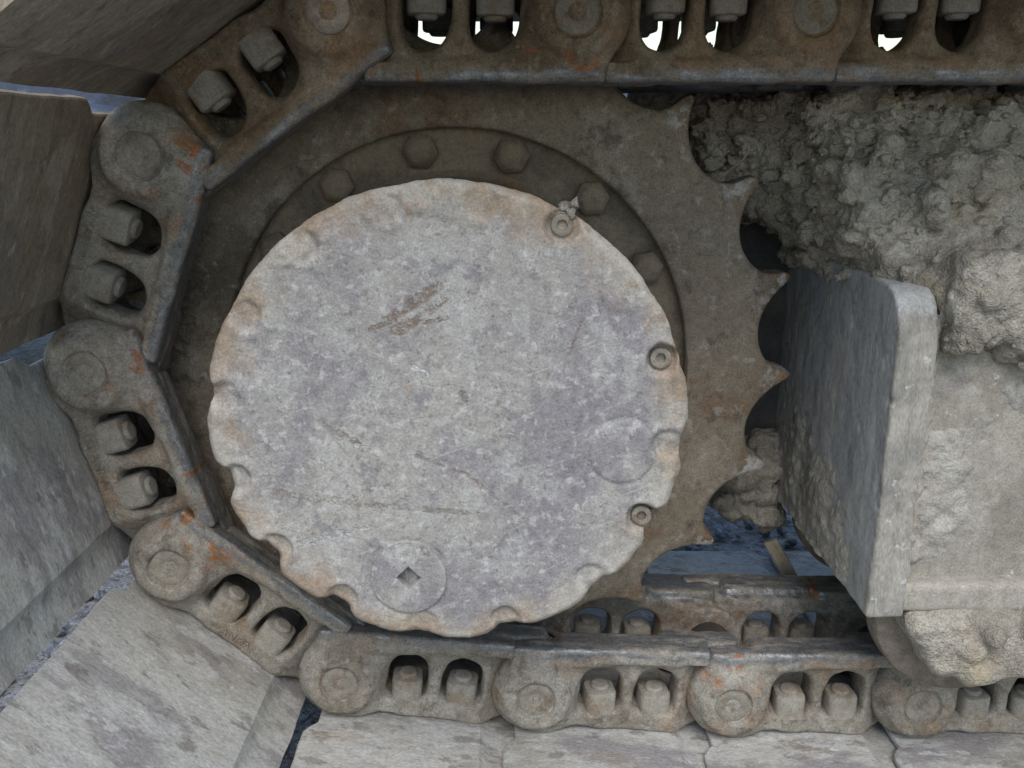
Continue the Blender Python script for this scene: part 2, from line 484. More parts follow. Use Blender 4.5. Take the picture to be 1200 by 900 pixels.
# loose stones on the ground round the track
bm = bmesh.new()
for k in range(1500):
    x = random.uniform(-.75, .65); y = random.uniform(.35, 1.9)
    s = random.uniform(.004, .012) * (1.4 if random.random() < .1 else 1)
    mt = Matrix.Translation((x, y, -.008 + s * .3)) @ Matrix.Rotation(random.uniform(0, 6.3), 4, Vector((random.random(), random.random(), 1)).normalized()) @ Matrix.Diagonal((s * random.uniform(.7, 1.3), s, s * random.uniform(.5, .9), 1))
    bmesh.ops.create_icosphere(bm, subdivisions=1, radius=1, matrix=mt)
st = obj('gravel', bm_mesh('gravel', bm, smooth=False), M['stone'])
tag(st, 'loose blue grey gravel lying on the ground under the track', 'gravel', kind='stuff')

# ================================================================== CRAWLER TRACK
PY = 0.6145        # distance of the near pin ends from the camera plane
YC = 0.0765        # from the near pin ends to the middle of the chain
PINS = [(.196 + .308, .0785), (.196 + .154, .079), (.196, .0794), (.0423, .0789), (-.1191, .0794), (-.2507, -.0116), (-.3068, -.1626), (-.2623, -.3174), (-.1374, -.4188),
        (.0191, -.4336), (.1774, -.4391), (.3289, -.4399), (.4820, -.4402), (.6350, -.4404)]
P0 = .16


def link_mesh():
    lo = (-.046, -.004, -.046); hi = (.203, .060, .052); h = .0014
    x, y, z = grid(lo, hi, h)
    rr = np.sqrt(x * x + z * z)
    # boss that carries the outer pin end, tapering to a rounded face
    rad = .0360 - .0095 * (1 - sstep(-.002, .017, y)) ** 1.0
    boss = smax(smax((rr - rad) * .85, -y, .004), y - .027, .004)
    # inner lug at the far end, set back behind the next boss
    r2 = np.sqrt((x - P0) ** 2 + z * z)
    lug = smax(smax(r2 - .0315, .0285 - y, .004), y - .053, .003)
    # web, its face stepping inwards towards the lug
    yf = .0135 + .015 * sstep(.112, .140, x) - .004 * sstep(.030, .012, x) + .0025 * np.cos((x - .076) * 75) * .5
    yb = .045 + .007 * sstep(.11, .14, x) - .012 * sstep(.03, .0, x)
    zlo = -.0345 + .0035 * np.exp(-((x - .036) / .014) ** 2) - .0015 * np.exp(-((x - .118) / .02) ** 2) + .016 * sstep(.135, .165, x)
    zhi = .036 - .010 * sstep(.14, .165, x)
    web = smax(smax(yf - y, y - yb, .004), smax(zlo - z, z - zhi, .004), .005)
    web = smax(web, smax(-.0 - x, x - .160, .004), .003)
    # rail
    rail = rbox(x, y, z, (.018, .0085, .030), (.140, .036, .0435), .0035)
    rail = smin(rail, rbox(x, y, z, (-.020, .0075, .0285), (.05, .0215, .0435), .0035), .004)
    rail = smax(rail, .0285 - .016 - (x + z * .9) * .7 - .018, .004)
    tl = np.sqrt(np.maximum(np.abs(x - .135) - .022, 0) ** 2 + (y - .034) ** 2) - .0105
    tail = smax(tl, np.abs(z - .0375) - .006, .003)
    d = smin(web, boss, .008)
    d = smin(d, lug, .008)
    d = smin(d, rail, .010)
    d = smin(d, tail, .004)
    # windows: rounded towards the rail, flat towards the shoe, flared at the face
    fl = .0035 * (1 - sstep(.010, .022, y)) + .002 * sstep(.035, .046, y)
    for cx, hw, zt in ((.0535, .0168, .0232), (.0985, .0164, .0228)):
        qx = np.abs(x - cx - .0015 * (z / .02)) - (hw + fl)
        a = smax(smax(qx, z - zt - fl * .5, .021), -.0172 - fl * .4 - z, .010)
        d = smax(d, -a, .003)
    # pin seat
    d = smax(d, -smax(rr - .0160, y - .0032, .001), .0012)
    # rough casting
    nb = np.abs(d) < .006
    dn = fbm(x[nb], y[nb], z[nb], 90, 3, .55)
    d[nb] += dn * .0009
    return surface_nets('track_link', d, lo, h)


LINK = link_mesh()
PIN = lathe('pin', [(.0, .0052), (.004, .0042), (.0075, .0024), (.0122, .0020), (.0143, .0026), (.0152, .0045), (.0152, .028)], 40, .0006, caps=False)
BUSH = lathe('bushing', [(.014, .0), (.0185, .001), (.0195, .003), (.0195, .046), (.0185, .048), (.014, .049)], 32)


def nut_mesh():
    bm = bmesh.new()
    bmesh.ops.create_cube(bm, size=1)
    for v in bm.verts: v.co = Vector((v.co.x * .0252, v.co.y * .0235, v.co.z * .0200 + .0100))
    ve = [e for e in bm.edges if abs(e.verts[0].co.z - e.verts[1].co.z) > .01]
    bmesh.ops.bevel(bm, geom=ve, offset=.0058, segments=3, profile=.5, affect='EDGES')
    te = [e for e in bm.edges if e.verts[0].co.z > .0195 and e.verts[1].co.z > .0195]
    bmesh.ops.bevel(bm, geom=te, offset=.0024, segments=2, profile=.5, affect='EDGES')
    prof = [(.0078, .0195), (.0078, .0215), (.0064, .0230), (.0030, .0233)]
    rings = [[bm.verts.new((r * math.cos(k * math.pi / 8), r * math.sin(k * math.pi / 8), zz)) for k in range(16)] for r, zz in prof]
    for a, b in zip(rings, rings[1:]):
        for k in range(16): bm.faces.new((a[k], a[(k + 1) % 16], b[(k + 1) % 16], b[k]))
    bm.faces.new(rings[-1])
    return bm_mesh('nut', bm, angle=40)


NUT = nut_mesh()


def shoe_mesh():
    """grouser shoe: flat plate with a down-turned trailing lip and a cut-out round the links"""
    ya, yb = -.197, .352
    ys = np.unique(np.concatenate([np.linspace(ya, yb, 84), [-.016, -.0135, -.011, .164, .1665, .169, -.1965, -.1955, -.194, -.191, -.187, -.183, -.179]]))
    V = []; T = .0050
    zs = -.0350

    def prof(y):
        inn = float(sstep(-.010, .002, y) - sstep(.151, .163, y))
        jag = .0012 * float(fbm(np.float32(y), np.float32(.3), np.float32(0), 40, 3))
        x0 = -.0250 + .009 * inn + jag
        x1 = .1520 + .0010 * float(fbm(np.float32(y), np.float32(2.3), np.float32(0), 40, 3))
        e = 1.0
        for t in (0, 1):
            d = abs(y - (ya, yb)[t])
            e = min(e, d / .006)
        c = (1 - math.sqrt(max(0, 1 - (1 - min(1, e)) ** 2))) * .006
        x0 += c; x1 -= c
        up = [(x0, zs - .004), (x0 + .0003, zs - .0008), (x0 + .0016, zs)]
        up += [(x0 + .0016 + (.112 - x0 - .0016) * t, zs) for t in np.linspace(.1, 1, 9)]
        up += [(.1175, zs - .0005), (.1225, zs - .0042), (.1265, zs - .0060), (.133, zs - .0068), (x1 - .0006, zs - .0074), (x1, zs - .0095)]
        dn = [(x1 - .002, zs - .017), (.122, zs - .015), (.112, zs - .030), (.100, zs - .030), (.092, zs - T), (.062, zs - T), (.056, zs - .026), (.044, zs - .026), (.038, zs - T), (.008 + max(0, x0) * .4, zs - T), (max(.002, x0 + .002), zs - T)]
        return up + dn
    for y in ys:
        for (px, pz) in prof(float(y)):
            nz = .0004 * float(fbm(np.float32(px), np.float32(y), np.float32(0), 30, 3)) if pz > zs - .006 else 0
            nz -= .003 * max(0, 1 - (y - ya) / .022) ** 2
            V.append((px, y, pz + nz))
    n = len(prof(0.0)); Q = []
    for i in range(len(ys) - 1):
        for k in range(n):
            a = i * n + k; b = i * n + (k + 1) % n
            Q.append((a, b, b + n, a + n))
    me = bpy.data.meshes.new('track_shoe')
    me.from_pydata(V, [], Q + [tuple(range(n))[::-1], tuple(range((len(ys) - 1) * n, len(ys) * n))])
    bm = bmesh.new(); bm.from_mesh(me)
    bpy.data.meshes.remove(me)
    return bm_mesh('track_shoe', bm, angle=24)


SHOE = shoe_mesh()


def text_mesh(s, size, ext):
    c = bpy.data.curves.new('raised_lettering', 'FONT')
    c.body = s; c.size = size; c.extrude = ext; c.align_x = 'CENTER'; c.align_y = 'CENTER'
    c.resolution_u = 2; c.space_character = 1.15
    t = bpy.data.objects.new('tmp', c)
    COL.objects.link(t)
    dg = bpy.context.evaluated_depsgraph_get()
    me = bpy.data.meshes.new_from_object(t.evaluated_get(dg))
    bpy.data.objects.remove(t)
    me.name = 'raised_lettering'
    return me


LET = text_mesh('YANMAR', .0085, .00022)

track = thing('crawler_track', 'dusty steel excavator track of pinned links and flat shoes wrapping around the sprocket', 'crawler track', (0, PY, ZO))
for i in range(len(PINS) - 1):
    (x0, z0), (x1, z1) = PINS[i], PINS[i + 1]
    L = math.hypot(x1 - x0, z1 - z0)
    phi = math.atan2(-(z1 - z0), x1 - x0)
    sx = L / P0
    for side in (0, 1):
        lm = M['link_brown' if i < 5 else 'link']
        o = obj('track_link', LINK, lm, track, (x0, 0 if side == 0 else 2 * YC, z0), (0, phi, 0))
        o.scale = (sx, 1 if side == 0 else -1, 1)
        obj('pin', PIN, M['pin'], o, rot=(0, random.uniform(0, 6), 0))
        for cx in (.0535, .0985):
            b = obj('bolt', NUT, M['nut'], o, (cx + random.uniform(-.001, .001), random.uniform(.0240, .0262), -.0200 + random.uniform(-.0008, .0008)), (0, 0, random.uniform(-.2, .2)))
        if side == 0 and 4 <= i <= 7:
            obj('raised_lettering', LET, lm, o, (.074, .0130, -.0258), (R(90), 0, 0))
    obj('bushing', BUSH, M['bush'], track, (x0, YC - .0245, z0), (0, 0, 0))
    s = obj('track_shoe', SHOE, M['shoe_brown' if i < 6 else 'shoe'], track, (x0, 0, z0), (0, phi, 0))
    s.scale = (sx, 1, 1)

# ================================================================== SPROCKET AND FINAL DRIVE
CX, CZ = -.0430, -.1728
SY = 0.6815
drive = thing('final_drive', 'round final drive with toothed sprocket and pale mud-caked cover disc', 'sprocket', (CX, SY, CZ + ZO))


def sprocket_mesh():
    NT_ = 21; per = 48; n = NT_ * per
    Rc, rg, rt = .2752, .0368, .2715
    ph = R(48.2)
    th = np.arange(n) / n * 2 * np.pi
    t = (th - ph + np.pi / NT_) % (2 * np.pi / NT_) - np.pi / NT_       # from a tip
    tg = np.pi / NT_ - np.abs(t)                                          # from the middle of a gap
    q = np.maximum(rg ** 2 - (Rc * np.sin(tg)) ** 2, 0)
    r = np.minimum(np.where(q > 0, Rc * np.cos(tg) - np.sqrt(q), rt), rt)
    for _ in range(2): r = .25 * np.roll(r, 1) + .5 * r + .25 * np.roll(r, -1)
    k = np.round((th - ph) / (2 * np.pi / NT_)).astype(int) % NT_
    wear = RNG.uniform(-.0040, .0012, NT_)[k]
    r = r + wear * sstep(.24, .266, r)
    th2 = th + .012 * sstep(.244, .267, r)                                # worn to one side
    ri = .1805
    rings = []

    def ring(rad, y):
        rings.append(np.stack([rad * np.cos(th2 if np.ndim(rad) else th), np.full(n, 1.0) * y, rad * np.sin(th2 if np.ndim(rad) else th)], 1))
    T = .046
    ring(ri + .0005, .014); ring(ri + .0002, .002); ring(ri + .0020, 0.0)
    for f in (.2, .4, .6): ring(ri + (.228 - ri) * f, .0006 * np.sin(th * 5 + f * 9) * f)
    ring(np.full(n, .226), 0.0)
    tap = lambda rr: .0005 + np.maximum(rr - .234, 0) * .32
    for f in (.3, .6, .85): ring(.226 + (r - .0035 - .226) * f, tap(.226 + (r - .0035 - .226) * f))
    ring(r - .0030, tap(r - .003)); ring(r - .0008, tap(r) + .0008); ring(r, tap(r) + .0032)
    ring(r, T - tap(r) - .003); ring(r - .003, T - tap(r)); ring(np.full(n, .226), T); ring(ri, T); ring(ri + .0005, .014)
    V = np.concatenate(rings); Q = []
    i = np.arange(n); j = (i + 1) % n
    for a in range(len(rings) - 1):
        Q.append(np.stack([a * n + i, a * n + j, (a + 1) * n + j, (a + 1) * n + i], 1))
    V[:, 1] += .0006 * fbm(V[:, 0], V[:, 1], V[:, 2], 40, 3)
    me = np_mesh('sprocket_ring', V, np.concatenate(Q))
    bm = bmesh.new(); bm.from_mesh(me); bpy.data.meshes.remove(me)
    return bm_mesh('sprocket_ring', bm, angle=50)


ring_ = obj('sprocket_ring', sprocket_mesh(), M['sprocket'], drive)
SLET = text_mesh('YANMAR', .024, .0008)
a_ = R(165)
for _ in (0,):
    obj('raised_lettering', SLET, M['sprocket'], ring_, (.212 * math.cos(a_), -.0004, .212 * math.sin(a_)), (R(90), -R(70), 0))
obj('hub_flange', lathe('hub_flange', [(.10, .012), (.150, .0118), (.1785, .0120), (.1840, .0122), (.1840, .03)], 96, .0004, caps=False), M['flange'], drive)
obj('hub', lathe('hub', [(.150, .0119), (.146, .008), (.1435, .002), (.1425, -.12), (.10, -.1201)], 96, .001, caps=False), M['flange'], drive)


def hex_mesh(name, r, h, n=6, cham=.0022):
    bm = bmesh.new()
    prof = [(r, 0), (r, -h + cham), (r - cham, -h), (r * .35, -h - .0003)]
    rings = [[bm.verts.new((q * math.cos(2 * math.pi * k / n), y, q * math.sin(2 * math.pi * k / n))) for k in range(n)] for q, y in prof]
    for a, b in zip(rings, rings[1:]):
        for k in range(n): bm.faces.new((a[k], a[(k + 1) % n], b[(k + 1) % n], b[k]))
    bm.faces.new(rings[-1])
    bmesh.ops.bevel(bm, geom=list(bm.edges), offset=.0011, segments=2, profile=.5, affect='EDGES')
    return bm_mesh(name, bm, angle=60)


FB = hex_mesh('flange_bolt', .0140, .0110, cham=.0046)
for k in range(15):
    a = R(99.1 + 24 * k)
    obj('flange_bolt', FB, M['flange'], drive, (.1653 * math.cos(a), .0122, .1653 * math.sin(a)), (0, random.uniform(0, 1), 0))

CY = .5270 - SY        # face of the cover
CR = .1505
BOLT_A = [60.5, 18.0, -26.5, -48.5, 80.5, 104, 126.5, 149.5, 172, 194.5, 216.5, 239, 262, 285, -5.0, 39.0]


def cover_mesh():
    nt, nr = 540, 130
    th = np.arange(nt) / nt * 2 * np.pi
    rn = (np.arange(nr + 1) / nr) ** .8
    outl = np.full(nt, CR)
    nd = {172: .0045, 194.5: .0085, 216.5: .0095, 239: .0085, 262: .004, 285: .0065, -48.5: .006, -26.5: .0085, -5.0: .0045, 18.0: .001, 149.5: .002, 126.5: .001}
    for a, dp in nd.items():
        da = (th - R(a) + np.pi) % (2 * np.pi) - np.pi
        outl -= .82 * dp * np.exp(-(da / R(4.6)) ** 4)
    outl += .0019 * fbm(np.cos(th), np.sin(th), th * 0, 11, 5, .62)
    r = rn[:, None] * outl[None, :]
    T = np.broadcast_to(th, r.shape)
    x = r * np.cos(T); z = r * np.sin(T)
    y = .0011 * fbm(x, z, x * 0, 9, 3) + .0006 * fbm(x, z, x * 0, 60, 4, off=3)
    edge = outl[None, :] - r
    y += .0042 * (1 - np.clip(edge / .0055, 0, 1)) ** 2.2
    # counterbores for the cover screws, open or plugged with mud
    dep = {60.5: .0060, 18.0: .0075, -26.5: .0075, -48.5: .0012, 80.5: .0016, 104: .0005, 126.5: .0022, 149.5: .0018, 172: .002, 194.5: .0028, 216.5: .0028, 239: .003, 262: .0012, 285: .002, -5.0: .0022, 39.0: .0}
    for a, dp in dep.items():
        rb = .139 if a not in (60.5,) else .1425
        bx, bz = rb * math.cos(R(a)), rb * math.sin(R(a))
        d = np.hypot(x - bx, z - bz)
        lump = fbm(x, z, x * 0, 90, 4, off=a)
        k = 1 - sstep(.0082, .0108, d + .002 * lump)
        y += dp * k * (1 if dp > .004 else (1 + 1.0 * lump)) - .0008 * np.exp(-((d - .0125) / .003) ** 2)
    # faint raised bosses of the two plugs
    for bx, bz, br, hh in ((-.027, -.1037, .0255, .0012), (.1101, -.0166, .0215, .0009), (-.037, .1225, .018, -.0006)):
        d = np.hypot(x - bx, z - bz)
        y -= hh * (1 - sstep(br - .0022, br, d))
        y += .0007 * np.exp(-((d - br - .0008) / .0014) ** 2)
    d = np.abs(x + .027) + np.abs((z + .1037))
    y += .015 * (1 - sstep(.0105, .0125, d))
    # dried clods along the upper left rim
    up = sstep(.108, .135, r) * sstep(R(55), R(80), T) * (1 - sstep(R(165), R(200), T))
    y -= up * np.maximum(fbm(x, z, x * 0, 70, 4, off=8), 0) * .004
    V = [np.stack([x, y + CY, z], -1).reshape(-1, 3)]
    o = outl
    for rr, yy in ((o - .0002, .0075), (o - .0012, .016), (o - .0015, .024), (o * 0 + .140, .0242)):
        V.append(np.stack([rr * np.cos(th), CY + yy + 0 * th, rr * np.sin(th)], 1))
    V = np.concatenate(V)
    rings = nr + 1 + 4
    i = np.arange(nt); j = (i + 1) % nt
    Q = [np.stack([a * nt + i, a * nt + j, (a + 1) * nt + j, (a + 1) * nt + i], 1) for a in range(rings - 1)]
    me = np_mesh('cover', V, np.concatenate(Q))
    bm = bmesh.new(); bm.from_mesh(me); bpy.data.meshes.remove(me)
    bmesh.ops.remove_doubles(bm, verts=bm.verts, dist=1e-6)
    return bm_mesh('cover', bm, angle=70)


cover = obj('cover', cover_mesh(), M['cover'], drive, (.0024, 0, -.0008))


def cap_screw():
    return lathe('screw', [(.0002, -.0012), (.0030, -.0010), (.0034, -.0042), (.0050, -.0046), (.0066, -.0040), (.0070, -.0025), (.0070, .004)], 28, .0006, caps=False)


CS = cap_screw()
for a, rb in ((60.5, .1425), (18.0, .139), (-26.5, .139)):
    obj('screw', CS, M['pin'], cover, (rb * math.cos(R(a)), CY + .0078, rb * math.sin(R(a))))


def plug_mesh():
    bm = bmesh.new(); n = 64
    an = [2 * math.pi * k / n for k in range(n)]
    dia = lambda q: [q / (abs(math.cos(a)) + abs(math.sin(a))) for a in an]
    rings = [([.0252] * n, .0030), ([.0246] * n, .0004), ([.0236] * n, 0.0), ([.0170] * n, .0001), (dia(.0092), .0001), (dia(.0082), .0008), (dia(.0076), .0085), ([.0008] * n, .0095)]
    vs = [[bm.verts.new((r_[k] * math.cos(an[k]), y + .00035 * float(fbm(np.float32(r_[k] * math.cos(an[k])), np.float32(.2), np.float32(r_[k] * math.sin(an[k])), 150, 3)), r_[k] * math.sin(an[k]))) for k in range(n)] for r_, y in rings]
    for a, b in zip(vs, vs[1:]):
        for k in range(n): bm.faces.new((a[k], a[(k + 1) % n], b[(k + 1) % n], b[k]))
    bm.faces.new(vs[-1])
    return bm_mesh('drain_plug', bm, angle=40)


obj('drain_plug', plug_mesh(), M['cover'], cover, (-.027, CY - .0026, -.1037))
# knob of dried mud standing at the rim
bm = bmesh.new()
for k in range(5):
    bmesh.ops.create_icosphere(bm, subdivisions=3, radius=random.uniform(.0024, .0042), matrix=Matrix.Translation((.0770 + random.uniform(-.004, .004), random.uniform(-.002, .004) + CY + .008, .1320 + random.uniform(-.003, .003))))
for v in bm.verts:
    v.co += Vector((1, 1, 1)) * float(fbm(np.float32(v.co.x), np.float32(v.co.y), np.float32(v.co.z), 300, 3)) * .0028
cl = obj('mud_clod', bm_mesh('mud_clod', bm), M['mud'])
cl.location = (CX, SY, CZ + ZO)
tag(cl, 'small knob of dried mud on the upper right rim of the cover', 'mud clod')

# ================================================================== TRACK FRAME
frame = thing('track_chassis', 'grey muddy chassis box with scuffed rounded end beside the sprocket', 'chassis', (.25, .56, ZO - .325))


def fr(name, me, mat): return obj(name, me, mat, frame, (-.25, -.56, .325))


def end_plate():
    lo = (.243, .550, -.336); hi = (.284, .865, -.080); h = .0018
    x, y, z = grid(lo, hi, h)
    fr_ = rbox(x, y, z, (.2500, .5600, -.3270), (.2765, .860, -.0920), .0025)
    c = smax((.600 - y), z + .120, .03)      # rounded upper front corner
    d = smax(fr_, np.where((y < .595) & (z > -.127), np.hypot(y - .595, z + .127) - .035, -.02), .002)
    nb = np.abs(d) < .01
    d[nb] += .0013 * fbm(x[nb], y[nb], z[nb], 45, 4, .65) + .0016 * np.maximum(fbm(x[nb], y[nb], z[nb], 70, 3, .6, off=5) - .18, 0) * 2
    return surface_nets('end_plate', d, lo, h)


def flange_bar():
    lo = (.270, .548, -.340); hi = (.80, .60, -.288); h = .0026
    x, y, z = grid(lo, hi, h)
    d = rbox(x, y, z, (.2730, .5610, -.3240), (.795, .590, -.3010), .004)
    nb = np.abs(d) < .01
    d[nb] += .0014 * fbm(x[nb], y[nb], z[nb], 30, 4)
    return surface_nets('bottom_flange', d, lo, h)


fr('end_plate', end_plate(), M['plate'])
fr('bottom_flange', flange_bar(), M['band'])
fr('side_plate', box_mesh('side_plate', (.276, .5740, -.318), (.80, .588, -.095), .002), M['band'])
wb = [(.2788 + .0006 * math.sin(k * 1.3), .5728 - .0012, -.300 + k * .0042) for k in range(46)]
fr('weld_bead', tube('weld_bead', wb, [.0034 + .0009 * math.sin(k * 2.1) + random.uniform(-.0005, .0005) for k in range(46)], 10), M['band'])
fr('top_plate', box_mesh('top_plate', (.2785, .580, -.098), (.80, .858, -.086), .003), M['plate'])
fr('far_side_plate', box_mesh('far_side_plate', (.2785, .845, -.318), (.80, .858, -.099), .003), M['dark'])
# motor mount behind the sprocket
bm = bmesh.new()
pts = [(.2505, -.075), (.2505, -.318), (.12, -.325)]
pts += [(CX + .185 * math.cos(a), CZ + .165 * math.sin(a)) for a in np.linspace(R(-62), R(-298), 26)]
pts += [(.12, -.030)]
va = [bm.verts.new((px, .800, pz)) for px, pz in pts]; vb = [bm.verts.new((px, .822, pz)) for px, pz in pts]
bm.faces.new(va); bm.faces.new(vb[::-1])
for k in range(len(pts)): bm.faces.new((va[k], va[(k + 1) % len(pts)], vb[(k + 1) % len(pts)], vb[k]))
fr('motor_mount', bm_mesh('motor_mount', bm), M['dark'])
mh = fr('motor_housing', lathe('motor_housing', [(.10, .045), (.150, .046), (.152, .10), (.140, .118), (.13, .30), (.10, .31)], 56), M['dark'])
mh.location = (CX - .25, SY - .56, CZ + .325)

# ------------------------------------------------------------------ track roller under the frame
RX, RZ = .333, -.339
roller = thing('track_roller', 'worn flanged bottom roller half buried in mud under the chassis', 'track roller', (RX, .60, RZ + ZO))
obj('flange', lathe('flange', [(.02, -.016), (.058, -.016), (.0632, -.0125), (.0648, -.008), (.0646, .004), (.060, .0105), (.054, .013)], 80, .0004, caps=False), M['roller'], roller)
obj('tread', lathe('tread', [(.054, .0128), (.0535, .05), (.040, .06), (.040, .12), (.0535, .13), (.054, .166)], 56, caps=False), M['roller'], roller)
obj('flange', lathe('far_flange', [(.054, .166), (.0648, .175), (.0648, .19), (.058, .196), (.02, .196)], 56, caps=False), M['roller'], roller)
obj('end_cap', lathe('end_cap', [(.002, -.034), (.018, -.034), (.024, -.030), (.026, -.024), (.026, -.016)], 48, .001, caps=False), M['roller'], roller)

# ================================================================== MUD
def blobs(d, x, y, z, lo, h, items, k):
    for (bx, by, bz, br, sq) in items:
        m_ = br * 1.5 + .012
        sl_ = []
        for c, l, n in ((bx, lo[0], d.shape[0]), (by, lo[1], d.shape[1]), (bz, lo[2], d.shape[2])):
            a = max(0, int((c - m_ - l) / h)); b = min(n, int((c + m_ - l) / h) + 2)
            sl_.append(slice(a, b))
        sl_ = tuple(sl_)
        if min(s_.stop - s_.start for s_ in sl_) <= 0: continue
        X, Y, Z = x[sl_], y[sl_], z[sl_]
        u = sq
        e = np.sqrt(((X - bx) * u[0]) ** 2 + ((Y - by) * u[1]) ** 2 + ((Z - bz) * u[2]) ** 2) - br
        e = e + .5 * br * vnoise(X * 70 + bx * 900, Y * 70, Z * 70 + bz * 700)
        d[sl_] = smin(d[sl_], e, k)


def mud_heap():
    lo = (.085, .528, -.165); hi = (.660, .870, .078); h = .0023
    x, y, z = grid(lo, hi, h)
    big = fbm(x[:, :, :1], y[:, :, :1], z[:, :, :1] * 0, 11, 3, off=2)
    # heap on the frame top, falling towards the camera and towards the sprocket
    zt = -.094 + 1.02 * np.clip(y - .568, 0, .125) + .05 * np.clip(y - .693, 0, .1) + .022 * big
    zt = zt - .012 * sstep(.30, .25, x)
    zt = np.minimum(zt, .026 + .012 * big)
    zt = zt + .042 * sstep(.775, .800, y)
    top = (z - zt) * .68
    yl = y[:1, :, :1]
    xl = np.interp(yl, [.56, .66, .735, .765, .79], [.256, .234, .224, .165, .105]).astype(np.float32)
    lf = (xl + .010 * big - x) + .45 * np.maximum(-.060 - z, 0) 
    bot = (-.062 - .022 * sstep(.19, .25, x) - .012 * big) - z
    bot = np.where(x > .252, -.101 - z, bot)
    d = smax(smax(top, lf, .014), smax(bot, .556 - y, .008), .010)
    # lip of mud hanging over the front of the frame
    hz = -.128 - .020 * sstep(.30, .35, x) + .012 * fbm(x[:, :1, :1], x[:, :1, :1] * 0, x[:, :1, :1] * 0, 25, 3)
    lip = smax(smax(hz - z, z + .070, .01), np.abs(y - .568) - .017 - .10 * np.maximum(-.085 - z, 0) * 0, .012)
    lip = smax(lip, .2815 - x, .008)
    d = smin(d, lip, .014)
    items = []
    rnd = random.Random(5)
    cand = np.argwhere((np.abs(d) < h * .7) & (z > -.155) & (y < .80))
    cand = cand[RNG.permutation(len(cand))[:2100]]
    for (ci, cj, ck) in cand:
        bx, by, bz = lo[0] + ci * h, lo[1] + cj * h, lo[2] + ck * h
        front = by < .610 and bz < -.045
        if front and rnd.random() < .8: continue
        if rnd.random() < .74: br = rnd.uniform(.0020, .0052)
        elif rnd.random() < .75: br = rnd.uniform(.0065, .0105)
        else: br = rnd.uniform(.011, .016)
        items.append((bx, by, bz, br * (.8 if front else 1), (rnd.uniform(.75, 1.25), rnd.uniform(.8, 1.2), rnd.uniform(.8, 1.35))))
    items += [(.338, .632, -.030, .022, (.85, 1, 1)), (.300, .640, -.048, .020, (.8, 1, 1.2)), (.385, .655, -.008, .021, (1, 1, .9)), (.425, .600, -.070, .020, (.8, 1, 1.2)), (.350, .660, .004, .018, (1, 1, 1)), (.470, .660, -.01, .02, (.9, 1, 1.1)), (.40, .585, -.090, .016, (.7, 1, 1.2))]
    blobs(d, x, y, z, lo, h, items, .0014)
    nb = np.abs(d) < .022
    X, Y, Z = x[nb], y[nb], z[nb]
    rg = sstep(.56, .68, Y)
    f1 = fbm(X, Y, Z, 55, 3, .55, off=4)
    f2 = np.abs(fbm(X, Y, Z, 120, 2, .55, off=9))
    f3 = fbm(X, Y, Z, 260, 2, .55, off=1)
    d[nb] += .0050 * f1 * (.6 + .6 * rg) + (.0105 * f2 - .0026) * (.30 + .7 * rg) + .0022 * f3 * (.5 + .6 * rg)
    return surface_nets('mud_heap', d, lo, h)


mud = obj('mud_heap', mud_heap(), M['mud'], loc=(0, 0, ZO))


def crumbs(src, n):
    co = np.empty(len(src.vertices) * 3, np.float32); src.vertices.foreach_get('co', co); co = co.reshape(-1, 3)
    no = np.empty(len(src.vertices) * 3, np.float32); src.vertices.foreach_get('normal', no); no = no.reshape(-1, 3)
    wgt = (co[:, 1] < .79) * (co[:, 2] > -.15) * (no[:, 1] < .3) * (.04 + .96 * sstep(-.070, -.015, co[:, 2]) + .5 * (co[:, 2] < -.12) * (co[:, 1] < .57))
    pick = RNG.choice(len(co), n, replace=False, p=wgt / wgt.sum())
    protos = []
    for sub in (2, 3):
        b = bmesh.new(); bmesh.ops.create_icosphere(b, subdivisions=sub, radius=1)
        V = np.array([v.co[:] for v in b.verts], np.float32); Fc = np.array([[v.index for v in f.verts] for f in b.faces], np.int32); b.free()
        for k in range(5):
            q = V * (1 + .75 * fbm(V[:, :1], V[:, 1:2], V[:, 2:], 1.3, 3, .7, off=k * 7.7 + sub))
            protos.append((sub, q, Fc))
    Vs, Fs, o = [], [], 0
    for i in pick:
        big_ = RNG.random() < .12
        r_ = RNG.uniform(.0055, .0095) if big_ else RNG.uniform(.0014, .0046)
        sub, q, Fc = protos[(5 if big_ else 0) + RNG.integers(5)]
        A_ = np.linalg.qr(RNG.normal(size=(3, 3)))[0]
        v = (q * RNG.uniform(.5, 1.25, 3)) @ A_.T * r_ + co[i] + no[i] * r_ * RNG.uniform(-.45, .2)
        Vs.append(v); Fs.append(Fc + o); o += len(q)
    return np_mesh('mud_crumbs', np.concatenate(Vs), np.concatenate(Fs))


cr = obj('mud_crumbs', crumbs(mud.data, 1400), M['mud'], loc=(0, 0, ZO))
tag(cr, 'loose crumbs of grey soil lying over the mud heap', 'soil crumbs', kind='stuff')
tag(mud, 'clumpy grey mud heaped on top of the chassis beside the sprocket', 'mud', kind='stuff')


